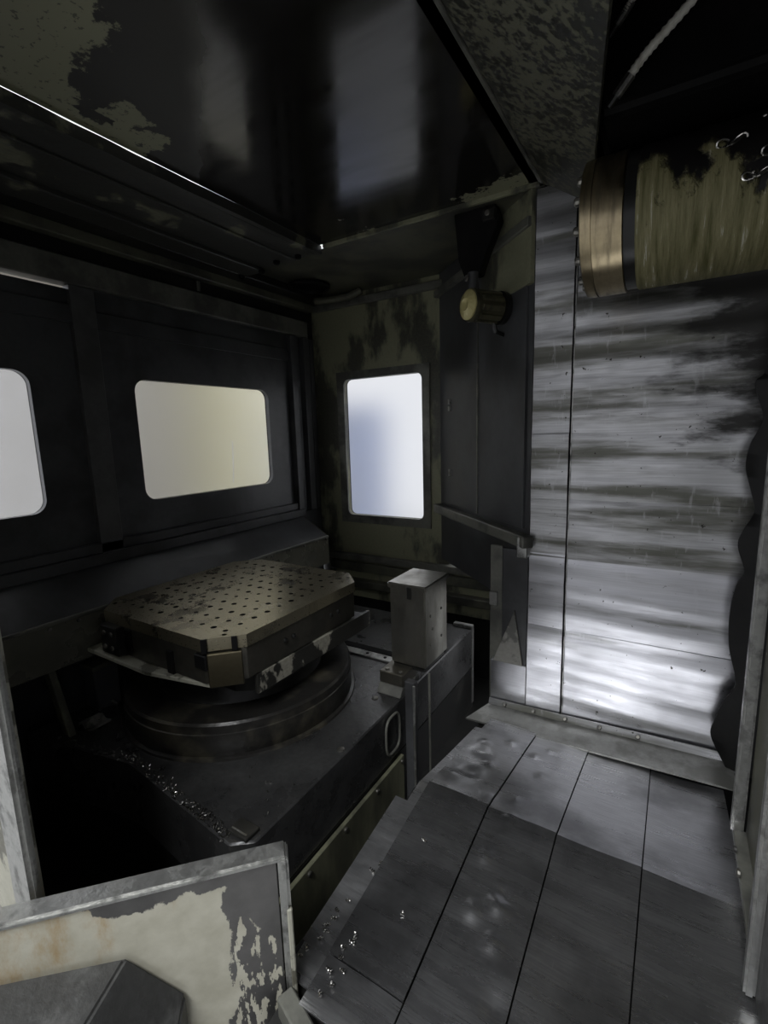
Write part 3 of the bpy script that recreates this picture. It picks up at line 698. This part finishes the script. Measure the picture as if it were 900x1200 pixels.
bolt(wlp, lc + ld * .0 + Vector((.0, -.004, .08)), (-.58, -.81, 0), .010, .006)
lb = thing('lamp_bracket', 'black folded bracket hanging from the soffit above the work lamp', 'bracket', (-.60, 1.60, .70))
MB().poly([(-.675, 1.585, .705), (-.535, 1.585, .705), (-.520, 1.585, .66), (-.565, 1.585, .56), (-.585, 1.585, .505), (-.640, 1.585, .505), (-.660, 1.585, .56)], (0, .045, 0), .004).build('plate', 'black_matt', lb)
MB().box(-.575, -.530, 1.57, 1.60, .655, .69, .004).build('clip', 'black_oil', lb)
bolt(lb, (-.555, 1.57, .675), (0, -1, 0), .009, .006)

# ---- round air duct in the rear soffit
vd = thing('air_duct', 'round black duct collar under the rear soffit', 'duct', (-1.53, 1.865, ZTOP - .012))
MB().lathe((-1.53, 1.865, ZTOP - .012), (0, 0, -1), [(0, 0), (0, .085), (.004, .098), (.014, .098), (.018, .090), (.018, .078), (.006, .074), (.006, 0)], 48).build('collar', 'black_matt', vd)
MB().tube([(-1.60, 1.99, .665), (-1.50, 2.01, .662), (-1.42, 2.03, .668), (-1.36, 2.05, .69)], .016, 10).build('elbow', 'olive_dark', vd)

# ---- torn black rubber wiper beside the ribbed cover
WV = [(.178, .28), (.172, .132), (.152, .093), (.176, .01), (.157, -.052), (.152, -.11), (.166, -.169), (.177, -.223), (.158, -.27), (.149, -.314), (.168, -.381), (.155, -.42), (.148, -.50), (.152, -.596), (.172, -.69), (.150, -.747), (.136, -.81), (.130, -.869), (.17, -.955)]
def smooth_edge(P, n=6):
    o = []
    for i in range(len(P) - 1):
        p0, p1, p2, p3 = P[max(i - 1, 0)], P[i], P[i + 1], P[min(i + 2, len(P) - 1)]
        for k in range(n):
            f = k / n
            o.append(tuple(.5 * (2 * b + (-a + c) * f + (2 * a - 5 * b + 4 * c - d) * f * f + (-a + 3 * b - 3 * c + d) * f ** 3) for a, b, c, d in zip(p0, p1, p2, p3)))
    return o + [P[-1]]
E_ = smooth_edge(WV)
def wip(u, v):
    i = v * (len(E_) - 1); x, z = E_[int(round(i))]
    return (x + (.34 - x) * u, 1.505 - .02 * math.sin(u * 3) - .012 * math.sin(z * 15) * (1 - u), z)
tag(MB().grid(wip, 6, len(E_) - 1, (0, .006, 0)).build('rubber_wiper', 'rubber', base=(.25, 1.5, -.95), smooth=70), 'torn black rubber wiper with a wavy edge beside the ribbed cover', 'wiper')

# ---- door sill guard in front (peeling beige) with its wedge
p0, p1 = Vector((-.90, .114)), Vector((-.535, .496))
dd = (p1 - p0).normalized(); nn = Vector((dd.y, -dd.x))        # nn points to the eye
gd = thing('sill_guard', 'beige guard panel with flaking paint, rust and folded steel edges', 'guard panel', (-.7, .32, -1.6))
def gpt(s, t, z): q = p1 - dd * s + nn * t; return (q.x, q.y, z)
def gbox(s0, s1, t0, t1, z0, z1, b=.002, seg=1):
    t = bmesh.new(); bmesh.ops.create_cube(t, size=1)
    for v in t.verts:
        v.co = Vector(gpt(s0 + (v.co.x + .5) * (s1 - s0), t0 + (v.co.y + .5) * (t1 - t0), z0 + (v.co.z + .5) * (z1 - z0)))
    bmesh.ops.recalc_face_normals(t, faces=t.faces[:])
    if b: bmesh.ops.bevel(t, geom=t.edges[:], offset=b, segments=seg, affect='EDGES', clamp_overlap=True)
    m = MB(); m._add(t); return m
# the painted sheet: own axes so that its paint map runs along the panel
def guard_sheet():
    m = MB(); L = .56
    m.box(-L, -.006, -.003, .003, -.86, -.004, .001)
    me_o = bpy.data.meshes.new('painted_sheet')
    m.bm.to_mesh(me_o); m.bm.free(); me_o.materials.append(MATS['peeling_beige'])
    o = bpy.data.objects.new('painted_sheet', me_o); COL.objects.link(o); o.parent = gd
    b = BASE[gd.name]; o.location = Vector((p1.x, p1.y, -.70)) - b
    o.rotation_euler = (0, 0, math.atan2(dd.y, dd.x)); return o
guard_sheet()
gbox(-.012, .56, -.030, .008, -.712, -.700, .004, 2).build('top_flange', 'edge_bare', gd)
gbox(-.014, .004, -.030, .012, -1.6, -.702, .005, 2).build('end_flange', 'edge_bare', gd)
gbox(-.015, -.006, .006, .014, -1.6, -.80, .002).build('painted_strip', 'white_ledge', gd)
MB().obox((p1.x + .012, p1.y - .004), (p1.x + .13, p1.y - .045), .03, -1.6, -.955, .003, -1).build('return_flange', 'rail_grey', gd)
wg = thing('wedge_block', 'scuffed grey steel wedge block in front of the beige guard', 'block', (-.65, .2, -1.6))

def wedge():
    m = MB(); t = bmesh.new()
    P = [gpt(.60, .010, -.778), gpt(.245, .010, -.808), gpt(.60, .16, -.778), gpt(.30, .13, -.820), gpt(.165, .012, -.905), gpt(.20, .14, -1.0), gpt(.60, .19, -.98),
         gpt(.60, .010, -1.6), gpt(.165, .012, -1.6), gpt(.20, .14, -1.6), gpt(.60, .19, -1.6)]
    V = [t.verts.new(p) for p in P]
    for f in ((0, 1, 3, 2), (1, 4, 5, 3), (2, 3, 5, 6), (4, 8, 9, 5), (5, 9, 10, 6), (0, 7, 8, 4, 1), (0, 2, 6, 10, 7), (7, 10, 9, 8)): t.faces.new([V[i] for i in f])
    bmesh.ops.recalc_face_normals(t, faces=t.faces[:])
    bmesh.ops.bevel(t, geom=t.edges[:], offset=.004, segments=2, affect='EDGES', clamp_overlap=True)
    m._add(t); return m
wedge().build('wedge', 'grey_wedge', wg)

# ---- chips
def chip_mesh(L, r, turns):
    pts = [(L * (t / 20 - .5), r * math.cos(turns * t * .35), r * .6 + r * .5 * math.sin(turns * t * .35)) for t in range(21)]
    return pts
def place_chip(x, y, z, L, r, turns, rot, label, group, w=.0016):
    c, s_ = math.cos(rot), math.sin(rot)
    pts = [(x + a * c - b * s_, y + a * s_ + b * c, z + h + w) for a, b, h in chip_mesh(L, r, turns)]
    o = MB().tube(pts, w, 5).build('metal_chip', 'chip_metal', base=(x, y, z))
    tag(o, label, 'metal chip', group)
for x, y in ((-.525, .60), (-.53, .575), (-.52, .615), (-.535, .55), (-.528, .63), (-.515, .655), (-.54, .535), (-.522, .59), (-.505, .73), (-.50, .75)):
    place_chip(x + random.uniform(-.006, .006), y, deck(y) - .003, random.uniform(.008, .014), .003, 2.2, random.random() * 3, 'small curled metal chip on the narrow edge plate of the deck', 'chips on the deck edge plate', .0012)
for x, y in ((-.465, .56), (-.47, .575), (-.46, .59), (-.455, .52), (-.465, .50), (-.45, .545), (-.40, .675), (-.43, .83), (-.46, .60), (-.472, .535)):
    place_chip(x, y, deck(y) + .012, random.uniform(.008, .015), .003, 2, random.random() * 3, 'small curled metal chip lying on the wide dented deck plate', 'chips on the dented deck plate', .0013)
def chip_heap():
    t = MB()
    for i in range(260):
        f = random.random() ** .6; x = -1.55 + .78 * f; y = (.535 + (x + 1.60) / .4 * .075 if x < -1.2 else .61 - (x + 1.2) / .44 * .045) + random.uniform(.0, .03) * (1 - .3 * f)
        L = random.uniform(.003, .011); a = random.random() * 6.3; h = random.uniform(-.3, 1) * L
        p = Vector((x, y, -.848)); d = Vector((math.cos(a) * L, math.sin(a) * L, abs(h)))
        t.tube([p, p + d * .5 + Vector((0, 0, .002)), p + d], .0011, 4)
    for i in range(60):
        x, y = random.uniform(-1.55, -.74), random.uniform(.62, 1.0)
        if (x - PC[0]) ** 2 + (y - PC[1]) ** 2 < .385 ** 2: continue
        p = Vector((x, y, -.849)); a = random.random() * 6.3
        t.tube([p, p + Vector((math.cos(a) * .005, math.sin(a) * .005, .003))], .0012, 4)
    o = t.build('swarf_heap', 'chip_metal', base=(-1.1, .6, -.85)); o['kind'] = 'stuff'
    tag(o, 'glittering metal swarf strewn along the front edge of the saddle', 'swarf')
chip_heap()
# dark parts below the chute
cb = thing('junction_box', 'dark junction box on the saddle below the chute', 'box', (-1.55, .73, -.85))
MB().box(-1.590, -1.52, .70, .775, -.849, -.70, .004).build('case', 'dark_sheet', cb)
MB().box(-1.594, -1.515, .695, .780, -.712, -.698, .003).build('lid', 'olive_dark', cb)
MB().tube([(-1.52, .745, -.835), (-1.508, .745, -.838), (-1.500, .75, -.842)], .006, 8).build('pipe', 'rail_grey', cb)
rg = tag(MB().grid(lambda u, v: (-1.50 + .07 * u, .63 + .06 * v, -.840 + .018 * math.sin(u * 7 + v * 3) * math.sin(v * 9 + 1) * math.sin(u * 3.1) ** 2), 14, 14, (0, 0, -.006)).build('crumpled_rag', 'gusset_plate', base=(-1.47, .66, -.85), smooth=60), 'crumpled pale rag lying on the saddle below the chute', 'rag')

# ================================================================== OUTSIDE THE WINDOWS
def cabinet(name, c, r, sweep, z0, z1, mat, label):
    """tall round-fronted cabinet: part of a cylinder about c"""
    o = thing(name, label, 'cabinet', (c[0], c[1], -1.6))
    a0, a1 = sweep; pts = [(c[0] + r * math.cos(math.radians(a0 + (a1 - a0) * i / 24)), c[1] + r * math.sin(math.radians(a0 + (a1 - a0) * i / 24)), z0) for i in range(25)]
    MB().poly(pts, (0, 0, z1 - z0)).build('shell', mat, o)
    MB().poly([(p[0] + (p[0] - c[0]) * .01, p[1] + (p[1] - c[1]) * .01, z0 - .0) for p in pts], (0, 0, .08)).build('plinth', 'black_oil', o)
    return o
cabinet('cream_cabinet', (-4.7, 4.05), .85, (0, 360), -1.6, 1.6, 'cream_cabinet', 'cream round fronted cabinet seen through the wide window')
cabinet('taupe_cabinet', (-4.6, 2.30), .80, (0, 360), -1.6, 1.6, 'taupe_cabinet', 'greyish beige round cabinet seen through the wide window')
cabinet('blue_stand_in', (-3.15, 4.5), .38, (0, 360), -1.6, .30, 'blue_stand_in', 'pale blue round body added for the bluish reflection in the upright window')  # added body that stands in for a bluish reflection in the pane
